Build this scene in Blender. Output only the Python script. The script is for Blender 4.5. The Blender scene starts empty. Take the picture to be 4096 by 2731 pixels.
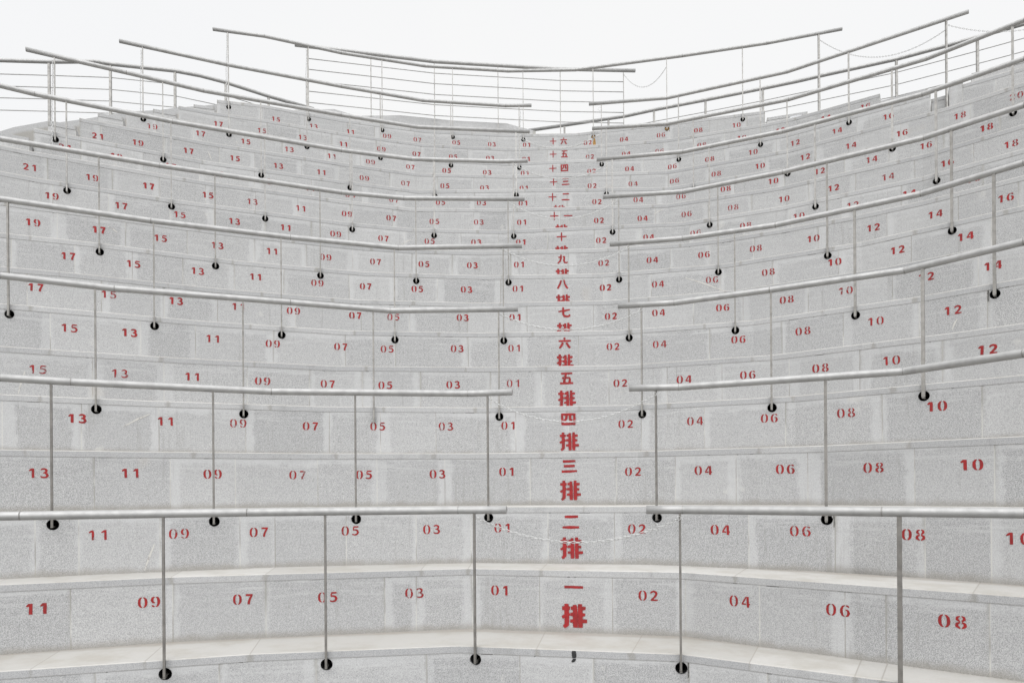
import bpy, math, random
from mathutils import Vector, Matrix
R = math.radians
scene = bpy.context.scene
col = scene.collection

# ------------------------------------------------------------------ camera
CZ = 1.641                      # eye height above the paving
cam_data = bpy.data.cameras.new("camera")
cam_data.lens = 24.003
cam_data.sensor_width = 36.0
cam_data.shift_y = 0.1453       # view camera with a rising front: verticals stay upright
cam_data.clip_start = 0.05
cam_data.clip_end = 2000.0
camera = bpy.data.objects.new("camera", cam_data)
col.objects.link(camera)
ROLL = 0.007
rv = Vector((1, 0, -ROLL)).normalized()
uv_ = Vector((ROLL, 0, 1)).normalized()
bv = rv.cross(uv_)
mm = Matrix((rv, uv_, bv)).transposed().to_4x4()
mm.translation = Vector((0, 0, CZ))
camera.matrix_world = mm
scene.camera = camera

# ------------------------------------------------------------------ sky
SUN_EL, SUN_AZ = 52.0, 200.0    # high, behind the camera, behind thin cloud
world = bpy.data.worlds.new("World")
scene.world = world
world.use_nodes = True
nt = world.node_tree
nt.nodes.clear()
wo = nt.nodes.new("ShaderNodeOutputWorld")
bg = nt.nodes.new("ShaderNodeBackground")
sky = nt.nodes.new("ShaderNodeTexSky")
sky.sky_type = 'NISHITA'
sky.sun_disc = False
sky.sun_elevation = R(SUN_EL)
sky.sun_rotation = R(SUN_AZ)
sky.air_density = 1.0
sky.dust_density = 3.0
hs = nt.nodes.new("ShaderNodeHueSaturation")
hs.inputs["Saturation"].default_value = 0.08
nt.links.new(sky.outputs[0], hs.inputs["Color"])
# cloud deck: dimmer low in front, brighter overhead and round the hidden sun behind the camera
tc = nt.nodes.new("ShaderNodeTexCoord")
dot = nt.nodes.new("ShaderNodeVectorMath"); dot.operation = 'DOT_PRODUCT'
sd = Vector((0.10, -0.62, 0.78)).normalized()
dot.inputs[1].default_value = sd
nt.links.new(tc.outputs["Generated"], dot.inputs[0])
mr = nt.nodes.new("ShaderNodeMapRange")
mr.interpolation_type = 'SMOOTHSTEP'
mr.inputs["From Min"].default_value = 0.12
mr.inputs["From Max"].default_value = 1.0
mr.inputs["To Min"].default_value = 0.0
mr.inputs["To Max"].default_value = 1.0
nt.links.new(dot.outputs["Value"], mr.inputs["Value"])
cn = nt.nodes.new("ShaderNodeTexNoise")
cn.inputs["Scale"].default_value = 1.6
cn.inputs["Detail"].default_value = 4.0
nt.links.new(tc.outputs["Generated"], cn.inputs["Vector"])
cr = nt.nodes.new("ShaderNodeValToRGB")
cr.color_ramp.elements[0].position = 0.3
cr.color_ramp.elements[0].color = (9.45, 9.56, 9.8, 1)
cr.color_ramp.elements[1].position = 0.7
cr.color_ramp.elements[1].color = (9.9, 9.91, 9.92, 1)
nt.links.new(cn.outputs["Fac"], cr.inputs[0])
mixb = nt.nodes.new("ShaderNodeMix"); mixb.data_type = 'RGBA'
mixb.inputs["B"].default_value = (30.0, 30.3, 30.8, 1)
nt.links.new(mr.outputs[0], mixb.inputs["Factor"])
nt.links.new(cr.outputs[0], mixb.inputs["A"])
mixa = nt.nodes.new("ShaderNodeMix"); mixa.data_type = 'RGBA'
mixa.inputs["Factor"].default_value = 0.93       # share of cloud over the clear sky
nt.links.new(hs.outputs[0], mixa.inputs["A"])
nt.links.new(mixb.outputs["Result"], mixa.inputs["B"])
nt.links.new(mixa.outputs["Result"], bg.inputs["Color"])
bg.inputs["Strength"].default_value = 0.1
nt.links.new(bg.outputs[0], wo.inputs[0])

sun_d = bpy.data.lights.new("sun", 'SUN')
sun_d.energy = 0.85
sun_d.angle = R(40)             # spread out by the cloud
sun_d.color = (1.0, 0.985, 0.965)
sun = bpy.data.objects.new("sun", sun_d)
col.objects.link(sun)
az, el = R(SUN_AZ), R(SUN_EL)
sun_dir = Vector((math.sin(az) * math.cos(el), math.cos(az) * math.cos(el), math.sin(el)))
sun.rotation_euler = sun_dir.to_track_quat('Z', 'Y').to_euler()
sun.location = (0, -5, 12)

scene.view_settings.view_transform = 'Standard'
scene.view_settings.look = 'None'
scene.view_settings.exposure = 0.0
scene.view_settings.gamma = 1.0
scene.view_settings.use_curve_mapping = False

# ------------------------------------------------------------------ survey of the stand (metres)
D = {'CW':[(-10.449,12.05,6.306),(-8.974,12.05,6.398),(-8.762,12.05,6.462),(-8.13,12.05,6.573),(-7.932,12.05,6.545),(-7.415,12.05,6.612),
(-7.022,12.05,6.684),(-6.651,12.05,6.73),(-6.165,12.05,6.749),(-5.9,12.05,6.786),(-5.459,12.05,6.819),(-4.995,12.05,6.851)],
'STK':[[4,3.326,0.253,3.54,0.376],[2,3.333,0.018,3.406,0.227],[5,2.443,0.066,2.498,0.278],[14,11.677,-0.018,11.991,0.181],
[11,11.973,0.346,12.106,0.419],[10,7.86,0.24,8.01,0.334],[8,10.615,0.362,11.101,0.153],[6,12.258,0.131,12.299,0.226],[13,5.306,0.363,5.358,0.234],
[9,4.359,0.365,4.464,0.306]],'Z0':0.5,'Z16':0.012,'H':1.0,'H16':0.197,'CZ':1.641,'VH':1960.63,'EDGE':{0:[(-5.222,3.849),(-3.109,4.462),(-1.847,4.829),
(-0.397,5.041),(1.178,4.733),(2.211,4.062),(4.057,2.865)],1:[(-5.705,4.09),(-3.638,4.846),(-2.602,5.224),(-0.377,5.65),(1.323,5.299),(2.791,4.153),
(4.525,2.8)],2:[(-5.999,4.126),(-4.009,5.063),(-3.384,5.357),(-1.91,5.863),(-0.362,6.07),(1.178,5.824),(2.584,5.165),(3.419,4.326),(4.97,2.766)],
3:[(-6.287,4.504),(-4.287,5.42),(-3.37,5.84),(-1.903,6.364),(-0.361,6.56),(1.18,6.379),(2.605,5.75),(3.727,4.711),(5.341,3.217)],4:[(-6.57,4.852),
(-4.581,5.791),(-3.376,6.358),(-1.905,6.877),(-0.36,7.046),(1.2,6.937),(2.632,6.343),(3.817,5.338),(4.042,5.11),(5.587,3.544)],5:[(-6.796,5.316),
(-4.793,6.227),(-3.379,6.87),(-1.904,7.385),(-0.359,7.515),(1.195,7.458),(2.666,6.938),(3.901,6.0),(4.382,5.546),(5.98,4.034)],6:[(-7.294,5.885),
(-5.209,6.587),(-4.794,6.726),(-3.386,7.379),(-1.914,7.882),(-0.36,8.041),(1.191,7.982),(2.677,7.537),(3.963,6.659),(4.71,5.953),(6.309,4.443)],
7:[(-7.607,6.248),(-5.536,6.99),(-4.813,7.248),(-3.394,7.894),(-1.914,8.398),(-0.36,8.583),(1.193,8.518),(2.692,8.107),(4.032,7.304),(5.036,6.375),
(6.651,4.881)],8:[(-7.908,6.623),(-5.842,7.38),(-4.795,7.763),(-3.383,8.424),(-1.899,8.891),(-0.36,9.081),(1.196,9.032),(2.712,8.68),(4.084,7.938),
(5.256,6.912),(6.911,5.463)],9:[(-8.953,6.744),(-5.835,7.821),(-5.536,7.965),(-5.048,8.169),(-4.219,8.557),(-3.553,8.839),(-2.284,9.286),
(-2.005,9.369),(-1.368,9.5),(-0.384,9.595),(1.255,9.51),(2.371,9.333),(2.86,9.167),(3.535,8.838),(4.312,8.389),(4.842,8.003),(7.784,5.359)],
10:[(-8.66,6.618),(-5.796,8.343),(-4.428,8.983),(-2.405,9.764),(-1.447,10.034),(-0.147,10.128),(2.508,9.875),(3.735,9.334),(5.129,8.48),
(8.086,5.761)],11:[(-8.98,7.06),(-6.137,8.669),(-5.136,9.155),(-4.634,9.399),(-4.281,9.557),(-2.513,10.215),(-1.515,10.519),(-0.148,10.573),
(2.412,10.442),(3.939,9.847),(5.409,8.94),(8.371,6.149)],12:[(-9.091,7.718),(-5.356,9.555),(-4.479,9.998),(-2.623,10.666),(-1.494,11.034),
(2.534,10.99),(4.224,10.327),(5.732,9.373),(8.642,6.513)],13:[(-9.436,8.223),(-5.686,9.958),(-4.671,10.427),(-4.366,10.546),(-2.739,11.133),
(-1.555,11.519),(-0.058,11.617),(2.656,11.5),(4.399,10.81),(5.983,9.776),(6.375,9.458),(9.051,7.029)],14:[(-8.7,9.232),(-4.545,10.99),(-2.85,11.601),
(-1.523,12.035),(-0.065,12.217),(2.773,12.012),(4.595,11.284),(9.153,8.211)],15:[(-9.017,9.799),(-4.947,11.425),(-4.173,11.656),(-2.977,12.1),
(-1.589,12.513),(-0.063,12.697),(1.226,12.644),(2.867,12.413),(4.494,11.889),(4.913,11.698),(5.231,11.496),(5.52,11.312),(6.438,10.73),(6.892,10.443),
(10.003,8.49)],16:[(-8.098,11.264),(-4.343,12.127),(-3.091,12.603),(-1.6,13.007),(-0.024,13.182),(1.278,13.161),(3.243,12.756),(4.688,12.412),
(8.748,11.154)]},'NUM':{1:[('11',2.418,0.317),('09',3.143,0.321),('07',3.815,0.309),('05',4.453,0.299),('03',5.138,0.313),('01',5.849,0.335),
('02',7.039,0.312),('04',7.746,0.318),('06',8.415,0.324),('08',9.069,0.318)],2:[('11',3.007,0.316),('09',3.586,0.306),('07',4.2,0.301),
('05',4.956,0.297),('03',5.659,0.3),('01',6.292,0.314),('02',7.456,0.304),('04',8.146,0.308),('06',8.75,0.31),('08',9.524,0.303),('10',10.132,0.302)],
3:[('13',2.639,0.313),('11',3.303,0.316),('09',3.954,0.304),('07',4.677,0.292),('05',5.281,0.293),('03',5.97,0.298),('01',6.638,0.33),
('02',7.826,0.312),('04',8.464,0.311),('06',9.15,0.308),('08',9.833,0.301),('10',10.489,0.306)],4:[('13',2.959,0.316),('11',3.67,0.315),
('09',4.303,0.311),('07',4.976,0.292),('05',5.641,0.297),('03',6.331,0.299),('01',6.975,0.308),('02',8.17,0.309),('04',8.855,0.309),
('06',9.537,0.302),('08',10.202,0.307),('10',10.888,0.309)],5:[('15',2.594,0.302),('13',3.263,0.31),('11',3.908,0.321),('09',4.578,0.299),
('07',5.24,0.298),('05',5.852,0.286),('03',6.589,0.303),('01',7.252,0.322),('02',8.419,0.301),('04',9.095,0.302),('06',9.735,0.313),
('08',10.428,0.319),('10',11.036,0.32),('12',11.765,0.322)],6:[('15',3.012,0.309),('13',3.543,0.311),('11',4.34,0.317),('09',4.956,0.29),
('07',5.697,0.309),('05',6.224,0.281),('03',7.035,0.309),('01',7.712,0.314),('02',8.863,0.315),('04',9.395,0.303),('06',10.253,0.293),
('08',10.925,0.312),('10',11.605,0.321),('12',12.262,0.319)],7:[('17',2.77,0.312),('15',3.44,0.307),('13',4.097,0.307),('11',4.753,0.304),
('09',5.367,0.301),('07',6.095,0.3),('05',6.554,0.288),('03',7.412,0.307),('01',8.075,0.315),('02',9.266,0.296),('04',9.847,0.296),
('06',10.597,0.302),('08',11.314,0.301),('10',11.918,0.315),('12',12.684,0.324),('14',13.251,0.3)],8:[('17',3.113,0.319),('15',3.759,0.307),
('13',4.437,0.316),('11',5.098,0.324),('09',5.836,0.3),('07',6.443,0.309),('05',7.11,0.287),('03',7.757,0.305),('01',8.443,0.324),('02',9.598,0.311),
('04',10.273,0.302),('06',10.949,0.311),('08',11.63,0.313),('10',12.366,0.317),('12',13.021,0.325),('14',13.664,0.312)],9:[('19',3.602,0.293),
('17',4.268,0.307),('15',4.926,0.306),('13',5.577,0.303),('11',6.241,0.308),('09',6.923,0.3),('07',7.589,0.294),('05',8.25,0.297),('03',8.923,0.296),
('01',9.584,0.299),('02',10.761,0.288),('04',11.421,0.291),('06',12.111,0.317),('08',12.774,0.297),('10',13.463,0.306),('12',14.139,0.305),
('14',14.782,0.309),('16',15.45,0.302)],10:[('19',3.505,0.305),('17',4.253,0.315),('15',4.923,0.306),('13',5.594,0.311),('11',6.255,0.316),
('09',6.934,0.312),('07',7.608,0.316),('05',8.279,0.321),('03',8.965,0.315),('01',9.63,0.309),('02',10.806,0.273),('04',11.49,0.302),
('06',12.159,0.323),('08',12.842,0.318),('10',13.523,0.328),('12',14.178,0.328),('14',14.811,0.333),('16',15.486,0.312)],11:[('21',3.305,0.281),
('19',3.978,0.278),('17',4.636,0.299),('15',5.37,0.308),('13',5.952,0.292),('11',6.62,0.284),('09',7.282,0.295),('07',7.943,0.309),('05',8.603,0.285),
('03',9.287,0.278),('01',9.954,0.265),('02',11.14,0.259),('04',11.804,0.282),('06',12.466,0.301),('08',13.138,0.295),('10',13.833,0.311),
('12',14.484,0.319),('14',15.148,0.306),('16',15.823,0.293),('18',16.49,0.303)],12:[('21',3.435,0.328),('19',4.032,0.329),('17',4.71,0.337),
('15',5.343,0.342),('13',6.001,0.33),('11',6.637,0.309),('09',7.246,0.279),('07',7.926,0.289),('05',8.678,0.29),('03',9.339,0.268),
('01',10.014,0.246),('02',11.2,0.26),('04',11.865,0.302),('06',12.547,0.324),('08',13.233,0.334),('10',13.919,0.338),('12',14.571,0.342),
('14',15.251,0.329),('16',15.915,0.356),('18',16.608,0.335)],13:[('21',3.859,0.272),('19',4.361,0.288),('17',5.039,0.316),('15',5.687,0.319),
('13',6.326,0.289),('11',6.984,0.285),('09',7.669,0.291),('07',8.351,0.295),('05',9.01,0.288),('03',9.68,0.258),('01',10.354,0.251),
('02',11.504,0.265),('04',12.192,0.291),('06',12.883,0.315),('08',13.558,0.313),('10',14.23,0.326),('12',14.902,0.319),('14',15.546,0.314),
('16',16.216,0.303),('18',16.924,0.335),('20',17.563,0.383)],14:[('19',3.436,0.314),('17',4.118,0.354),('15',4.787,0.345),('13',5.459,0.313),
('11',6.145,0.307),('09',6.792,0.306),('07',7.483,0.321),('05',8.119,0.304),('03',8.839,0.31),('01',9.518,0.298),('02',10.7,0.273),('04',11.366,0.3),
('06',12.109,0.296),('08',12.743,0.315),('10',13.443,0.295),('12',14.102,0.323),('14',14.729,0.335),('16',15.448,0.346)],15:[('17',4.45,0.318),
('15',5.136,0.293),('13',5.804,0.288),('11',6.499,0.291),('09',7.163,0.296),('07',7.799,0.287),('05',8.468,0.283),('03',9.152,0.294),
('01',9.825,0.275),('02',11.0,0.272),('04',11.659,0.278),('06',12.261,0.288),('08',13.004,0.291),('10',13.677,0.32),('12',14.313,0.339),
('14',15.029,0.368),('16',15.622,0.389)],16:[('15',4.033,0.284),('13',4.684,0.271),('11',5.344,0.287),('09',6.013,0.301),('07',6.584,0.308),
('05',7.32,0.298),('03',8.006,0.298),('01',8.679,0.3),('02',9.854,0.303),('04',10.539,0.285),('06',11.227,0.291),('08',11.907,0.308),
('10',12.578,0.318)]},'MARK':{1:[('一',6.453,0.363),('排',6.453,0.133)],2:[('二',6.892,0.371),('排',6.893,0.135)],3:[('三',7.231,0.362),('排',7.236,0.126)],
4:[('四',7.589,0.365),('排',7.592,0.131)],5:[('五',7.833,0.359),('排',7.832,0.139)],6:[('六',8.299,0.37),('排',8.297,0.157)],7:[('七',8.684,0.359),
('排',8.686,0.159)],8:[('八',9.031,0.366),('排',9.035,0.158)],9:[('九',10.184,0.334),('排',10.183,0.151)],10:[('十',10.227,0.36),('排',10.226,0.157)],
16:[('十',9.187,0.371),('六',9.392,0.374)],15:[('十',10.321,0.321),('五',10.531,0.324)],14:[('十',10.013,0.355),('四',10.22,0.349)],13:[('十',10.853,0.322),
('三',11.057,0.311)],12:[('十',10.486,0.32),('二',10.696,0.317)],11:[('十',10.453,0.324),('一',10.665,0.307)]},'HOLE':{0:[2.956,4.026,5.102,6.573,7.898],
2:[2.704,3.852,5.007,6.165,7.627,8.937],4:[3.11,4.354,5.603,6.881,8.338,9.562,10.8],6:[2.513,3.777,5.051,6.313,7.583,9.049,10.222,11.427,12.594],
8:[3.424,4.64,5.875,7.095,8.314,9.776,11.028,12.295,13.548],10:[3.669,4.831,5.989,7.165,8.344,9.521,10.971,12.354,13.735,15.111],
12:[3.322,4.615,5.933,7.241,8.587,9.902,11.355,12.744,14.128,15.518,16.895],14:[3.318,4.539,5.744,6.963,8.197,9.417,10.878,12.222,13.567,14.905],
16:[3.25,4.601,5.925,7.255,8.613,9.963,11.339,12.693]},'RAIL':{0:[[(-3.169,4.402),(-1.857,4.787),(-0.396,5.006),(-0.04,4.936)],[(0.932,4.745),
(1.174,4.695),(2.184,4.032),(2.748,3.662)]],2:[[(-3.781,5.05),(-3.393,5.264),(-2.05,5.839),(-0.385,6.044),(0.009,5.974)],[(0.999,5.791),(1.409,5.753),
(2.903,5.054),(3.304,4.398)]],4:[[(-4.348,5.816),(-3.601,6.21),(-2.162,6.703),(-1.243,7.037),(0.074,7.004)],[(1.085,6.919),(1.632,6.815),
(2.428,6.399),(3.378,5.849),(3.902,5.185)]],6:[[(-4.947,6.624),(-3.776,7.18),(-2.47,7.676),(-1.319,8.03),(0.138,7.987)],[(1.16,7.96),(1.966,7.792),
(2.883,7.418),(4.004,6.655),(4.54,6.028)]],8:[[(-5.539,7.422),(-4.13,8.057),(-2.175,8.816),(-1.398,9.004),(0.193,9.053)],[(1.226,9.003),(2.247,8.866),
(3.332,8.335),(4.576,7.544),(5.21,6.911)]],10:[[(-6.064,8.131),(-5.772,8.308),(-4.411,8.948),(-2.396,9.729),(-1.442,9.999),(-0.146,10.093),
(0.264,10.077)],[(1.281,10.052),(2.499,9.84),(3.721,9.299),(5.108,8.445),(5.851,7.757)]],12:[[(-6.374,9.007),(-5.336,9.52),(-4.463,9.963),
(-2.614,10.631),(-1.489,10.999),(0.329,11.166)],[(1.341,11.085),(2.526,10.955),(4.21,10.292),(5.711,9.338),(6.476,8.581)]],14:[[(-5.917,10.366),
(-4.531,10.955),(-2.841,11.566),(-1.519,12.0),(-0.065,12.182),(0.396,12.178)],[(1.416,12.15),(2.765,11.977),(4.581,11.249),(6.642,9.853)]],
16:[[(-5.159,11.901),(-4.33,12.092),(-3.082,12.568),(-1.596,12.972),(-0.024,13.147),(1.275,13.126),(3.234,12.721),(4.675,12.377),
(5.865,12.007)]]},'FM':[(-4.003,12.763),(-3.171,12.932),(-1.45,13.291),(0.997,13.555),(2.518,13.625)],'FL':[(-9.105,12.213),(-8.215,12.266),
(-7.425,12.268),(-7.195,12.342),(-6.142,12.553),(-5.75,12.701),(-5.361,12.916),(-4.716,13.375),(-3.965,13.841)],'FR':[(0.405,14.727),(2.402,14.181),
(2.947,13.955),(3.907,13.609),(4.914,13.232),(5.518,12.996),(5.818,12.858),(7.014,12.357),(7.684,11.995),(8.633,11.439)],'PM':[(-3.779,12.809),
(-2.64,13.043),(-1.454,13.29),(-0.22,13.424),(1.014,13.556),(2.28,13.614)],'PL':[(-8.261,12.263),(-7.205,12.339),(-6.144,12.553),(-5.362,12.915),
(-4.716,13.375),(-3.965,13.841)],'PR':[(1.17,14.518),(2.071,14.271),(2.956,13.952),(3.911,13.608),(4.914,13.232),(5.832,12.852),(7.012,12.358),
(8.074,11.766)],'HUMP':[[(-4.035,12.603,7.018),(-3.952,12.634,7.067),(-3.306,12.873,7.205),(-2.936,12.985,7.148)],[(-2.936,12.985,7.108),
(-2.801,13.02,7.158),(-2.115,13.201,7.261),(-1.647,13.325,7.28),(-1.096,13.386,7.251),(-0.063,13.498,7.25),(0.519,13.493,7.09)]],
'END':{16:(3.059,13.078),15:(3.851,15.836),14:(3.09,16.004),13:(3.632,None),
12:(3.078,None)},'J':{'r1':[2.631,3.304,3.982,4.9,5.151,5.612,6.177,6.761,7.324,7.891,8.459,8.703,9.258],
's0':[2.161,2.833,3.501,5.558,6.236,7.032,7.655,7.799],'s1':[3.297,3.983,5.193,5.58,6.191,7.713,9.175],
'r2':[2.59,2.875,3.447,4.05,4.328,4.922,5.523,6.007,6.693,7.267,8.367,8.994,9.597,9.987]},'RES':{14:16.4,15:17.059},'FIN':16.321,'TAR':5.827,'P16R':0.4538,'P14R':0.6406,'CHAINLOW':{0:1.271,2:2.229,4:3.267,6:4.247,8:5.21,10:6.213,12:7.19},'LOWR':8.633,'CH3':(7.54,9.3,7.909)}

rnd = random.Random(7)
# ------------------------------------------------------------------ materials
def mat(name):
    m = bpy.data.materials.new(name)
    m.use_nodes = True
    m.node_tree.nodes.clear()
    return m, m.node_tree

class NT:
    def __init__(s, t): s.t = t
    def n(s, typ, **kw):
        nd = s.t.nodes.new(typ)
        for k, v in kw.items():
            if k.startswith('i_'):
                nd.inputs[k[2:].replace('_', ' ')].default_value = v
            else:
                setattr(nd, k, v)
        return nd
    def l(s, a, b): s.t.links.new(a, b)
    def math(s, op, a, b=None, c=None, clamp=False):
        nd = s.t.nodes.new("ShaderNodeMath"); nd.operation = op; nd.use_clamp = clamp
        for i, v in enumerate((a, b, c)):
            if v is None: continue
            if isinstance(v, (int, float)): nd.inputs[i].default_value = v
            else: s.l(v, nd.inputs[i])
        return nd.outputs[0]
    def mix(s, f, a, b):
        nd = s.t.nodes.new("ShaderNodeMix"); nd.data_type = 'RGBA'
        for key, v in (("Factor", f), ("A", a), ("B", b)):
            if isinstance(v, (int, float)): nd.inputs[key].default_value = v
            elif isinstance(v, tuple): nd.inputs[key].default_value = v
            else: s.l(v, nd.inputs[key])
        return nd.outputs["Result"]
    def noise(s, vec, scale, detail=2.0, rough=0.5):
        nd = s.n("ShaderNodeTexNoise", i_Scale=scale, i_Detail=detail, i_Roughness=rough)
        if vec is not None: s.l(vec, nd.inputs["Vector"])
        return nd.outputs["Fac"]
    def smooth(s, v, a, b, lo=0.0, hi=1.0):
        nd = s.n("ShaderNodeMapRange", interpolation_type='SMOOTHSTEP')
        nd.inputs["From Min"].default_value = a; nd.inputs["From Max"].default_value = b
        nd.inputs["To Min"].default_value = lo; nd.inputs["To Max"].default_value = hi
        s.l(v, nd.inputs["Value"])
        return nd.outputs[0]
    def out(s, bsdf):
        o = s.n("ShaderNodeOutputMaterial"); s.l(bsdf, o.inputs[0])

def granite(name, kind):
    """kind: 'riser' bush-hammered blocks, 'edge' sawn slab front, 'top' clean pale slab top"""
    m, t = mat(name); q = NT(t)
    tc = q.n("ShaderNodeTexCoord"); P = tc.outputs["Object"]
    uv = q.n("ShaderNodeUVMap", uv_map="UVMap"); blk = q.n("ShaderNodeUVMap", uv_map="blk")
    su = q.n("ShaderNodeSeparateXYZ"); q.l(uv.outputs[0], su.inputs[0])
    sb = q.n("ShaderNodeSeparateXYZ"); q.l(blk.outputs[0], sb.inputs[0])
    x, y = su.outputs[0], su.outputs[1]; w, r = sb.outputs[0], sb.outputs[1]
    dx = q.math('MINIMUM', x, q.math('SUBTRACT', w, x))
    wob = q.noise(P, 9.0, 3.0); wob2 = q.noise(P, 3.0, 2.0)
    grain = q.noise(P, 200.0, 2.0, 0.6); grain2 = q.noise(P, 90.0, 2.0, 0.6)
    big = q.noise(P, 1.1, 3.0, 0.55)
    if kind == 'riser':
        base = q.mix(r, (0.392, 0.391, 0.388, 1), (0.44, 0.438, 0.433, 1))
        # smoother, paler margins: a wide band of cleaned stone along joints and under the slab
        fine = q.noise(P, 30.0, 4.0, 0.65)
        wv = q.math('ADD', q.math('MULTIPLY', q.math('SUBTRACT', wob, 0.5), 0.07), q.math('MULTIPLY', q.math('SUBTRACT', fine, 0.5), 0.06))
        def rw(mul, add, amp, lo):     # a margin width of its own for each side of each block
            return q.math('MULTIPLY_ADD', q.math('FRACT', q.math('MULTIPLY_ADD', r, mul, add)), amp, lo)
        dl = q.math('SUBTRACT', x, rw(7.31, 0.1, 0.15, -0.05))
        dr = q.math('SUBTRACT', q.math('SUBTRACT', w, x), rw(13.7, 0.4, 0.13, -0.045))
        d1 = q.math('ADD', q.math('MINIMUM', dl, dr), wv)
        m1 = q.math('SUBTRACT', 1.0, q.smooth(d1, -0.016, 0.022))
        d2 = q.math('SUBTRACT', q.math('ADD', y, wv), rw(23.1, 0.7, 0.07, -0.012))
        m2 = q.math('SUBTRACT', 1.0, q.smooth(d2, -0.016, 0.024))
        marg = q.math('MAXIMUM', m1, m2)
        marg = q.math('MULTIPLY', marg, q.smooth(big, 0.30, 0.62, 0.55, 1.0))
        spk = q.smooth(grain, 0.34, 0.62)
        spk2 = q.smooth(grain2, 0.3, 0.6)
        dark = q.mix(q.math('MULTIPLY', q.math('SUBTRACT', 1.0, spk), q.math('MULTIPLY_ADD', q.math('FRACT', q.math('MULTIPLY', r, 17.9)), 0.30, 0.48)), base, (0.12, 0.122, 0.125, 1))
        dark = q.mix(q.math('MULTIPLY', q.math('SUBTRACT', 1.0, spk2), 0.24), dark, (0.15, 0.15, 0.15, 1))
        pale = q.mix(q.math('MULTIPLY', q.math('SUBTRACT', 1.0, spk), 0.24), (0.445, 0.445, 0.444, 1), (0.2, 0.2, 0.2, 1))
        c = q.mix(q.math('MULTIPLY', marg, 0.62), dark, pale)
        # joints: thin cream mortar with a dark hairline
        jl = q.math('SUBTRACT', 1.0, q.smooth(dx, 0.002, 0.006))
        c = q.mix(q.math('MULTIPLY', jl, 0.75), c, q.mix(q.smooth(wob2, 0.4, 0.6), (0.22, 0.21, 0.19, 1), (0.45, 0.44, 0.41, 1)))
        # brushed smears running along the row, run-off streaks down it, each block its own
        cx = q.n("ShaderNodeCombineXYZ"); q.l(q.math('MULTIPLY', x, 2.6), cx.inputs[0]); q.l(q.math('MULTIPLY', y, 34.0), cx.inputs[1]); q.l(q.math('MULTIPLY', r, 90.0), cx.inputs[2])
        sm_h = q.noise(cx.outputs[0], 1.0, 4.0, 0.65)
        hm = q.smooth(y, 0.0, 0.30, 0.55, 0.0)
        c = q.mix(q.math('MULTIPLY', q.smooth(sm_h, 0.5, 0.68), hm), c, (0.425, 0.424, 0.42, 1))
        c = q.mix(q.math('MULTIPLY', q.smooth(sm_h, 0.5, 0.32), q.math('MULTIPLY', hm, 0.4)), c, (0.27, 0.27, 0.268, 1))
        cy = q.n("ShaderNodeCombineXYZ"); q.l(q.math('MULTIPLY', x, 24.0), cy.inputs[0]); q.l(q.math('MULTIPLY', y, 1.6), cy.inputs[1]); q.l(q.math('MULTIPLY', r, 70.0), cy.inputs[2])
        st = q.noise(cy.outputs[0], 1.0, 4.0, 0.65)
        stm = q.smooth(big, 0.42, 0.62)
        c = q.mix(q.math('MULTIPLY', q.smooth(st, 0.54, 0.74, 0.0, 0.5), stm), c, (0.23, 0.226, 0.215, 1))
        sj = q.math('MULTIPLY', q.math('SUBTRACT', 1.0, q.smooth(q.math('ADD', dx, q.math('MULTIPLY', q.math('SUBTRACT', fine, 0.5), 0.05)), 0.0, 0.03)), q.math('GREATER_THAN', q.math('FRACT', q.math('MULTIPLY', r, 41.3)), 0.72))
        c = q.mix(q.math('MULTIPLY', sj, q.smooth(y, 0.0, 0.42, 0.55, 0.1)), c, (0.235, 0.23, 0.21, 1))
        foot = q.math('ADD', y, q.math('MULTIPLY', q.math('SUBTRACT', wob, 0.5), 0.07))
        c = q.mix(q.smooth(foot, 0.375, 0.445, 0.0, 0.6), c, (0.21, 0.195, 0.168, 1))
        # a few cream drips / cement smears, faint rust blooms
        sm = q.noise(P, 2.3, 5.0, 0.62)
        c = q.mix(q.smooth(sm, 0.66, 0.72, 0.0, 0.35), c, (0.50, 0.485, 0.455, 1))
        sm2 = q.noise(P, 1.7, 2.0)
        c = q.mix(q.smooth(sm2, 0.70, 0.82, 0.0, 0.22), c, (0.40, 0.33, 0.24, 1))
        rough = 0.8; bstr = 0.25
    elif kind == 'edge':
        base = q.mix(r, (0.345, 0.346, 0.346, 1), (0.405, 0.404, 0.40, 1))
        spk = q.smooth(grain, 0.34, 0.62)
        c = q.mix(q.math('MULTIPLY', q.math('SUBTRACT', 1.0, spk), 0.5), base, (0.14, 0.14, 0.145, 1))
        ck = q.math('SUBTRACT', 1.0, q.smooth(q.math('ADD', dx, q.math('MULTIPLY', q.math('SUBTRACT', wob, 0.5), 0.09)), 0.0, 0.03))
        c = q.mix(q.math('MULTIPLY', ck, 0.5), c, (0.2, 0.19, 0.165, 1))
        c = q.mix(q.smooth(q.noise(P, 5.0, 4.0, 0.6), 0.55, 0.72, 0.0, 0.4), c, (0.22, 0.22, 0.215, 1))
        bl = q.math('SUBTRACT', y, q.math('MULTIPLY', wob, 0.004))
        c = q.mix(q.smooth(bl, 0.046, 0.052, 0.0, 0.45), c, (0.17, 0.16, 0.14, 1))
        rough = 0.7; bstr = 0.1
    else:
        base = q.mix(r, (0.365, 0.354, 0.334, 1), (0.42, 0.409, 0.388, 1))
        spk = q.smooth(grain, 0.3, 0.6)
        c = q.mix(q.math('MULTIPLY', q.math('SUBTRACT', 1.0, spk), 0.12), base, (0.25, 0.24, 0.22, 1))
        jl = q.math('SUBTRACT', 1.0, q.smooth(dx, 0.002, 0.006))
        c = q.mix(q.math('MULTIPLY', jl, 0.7), c, (0.25, 0.235, 0.21, 1))
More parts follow.
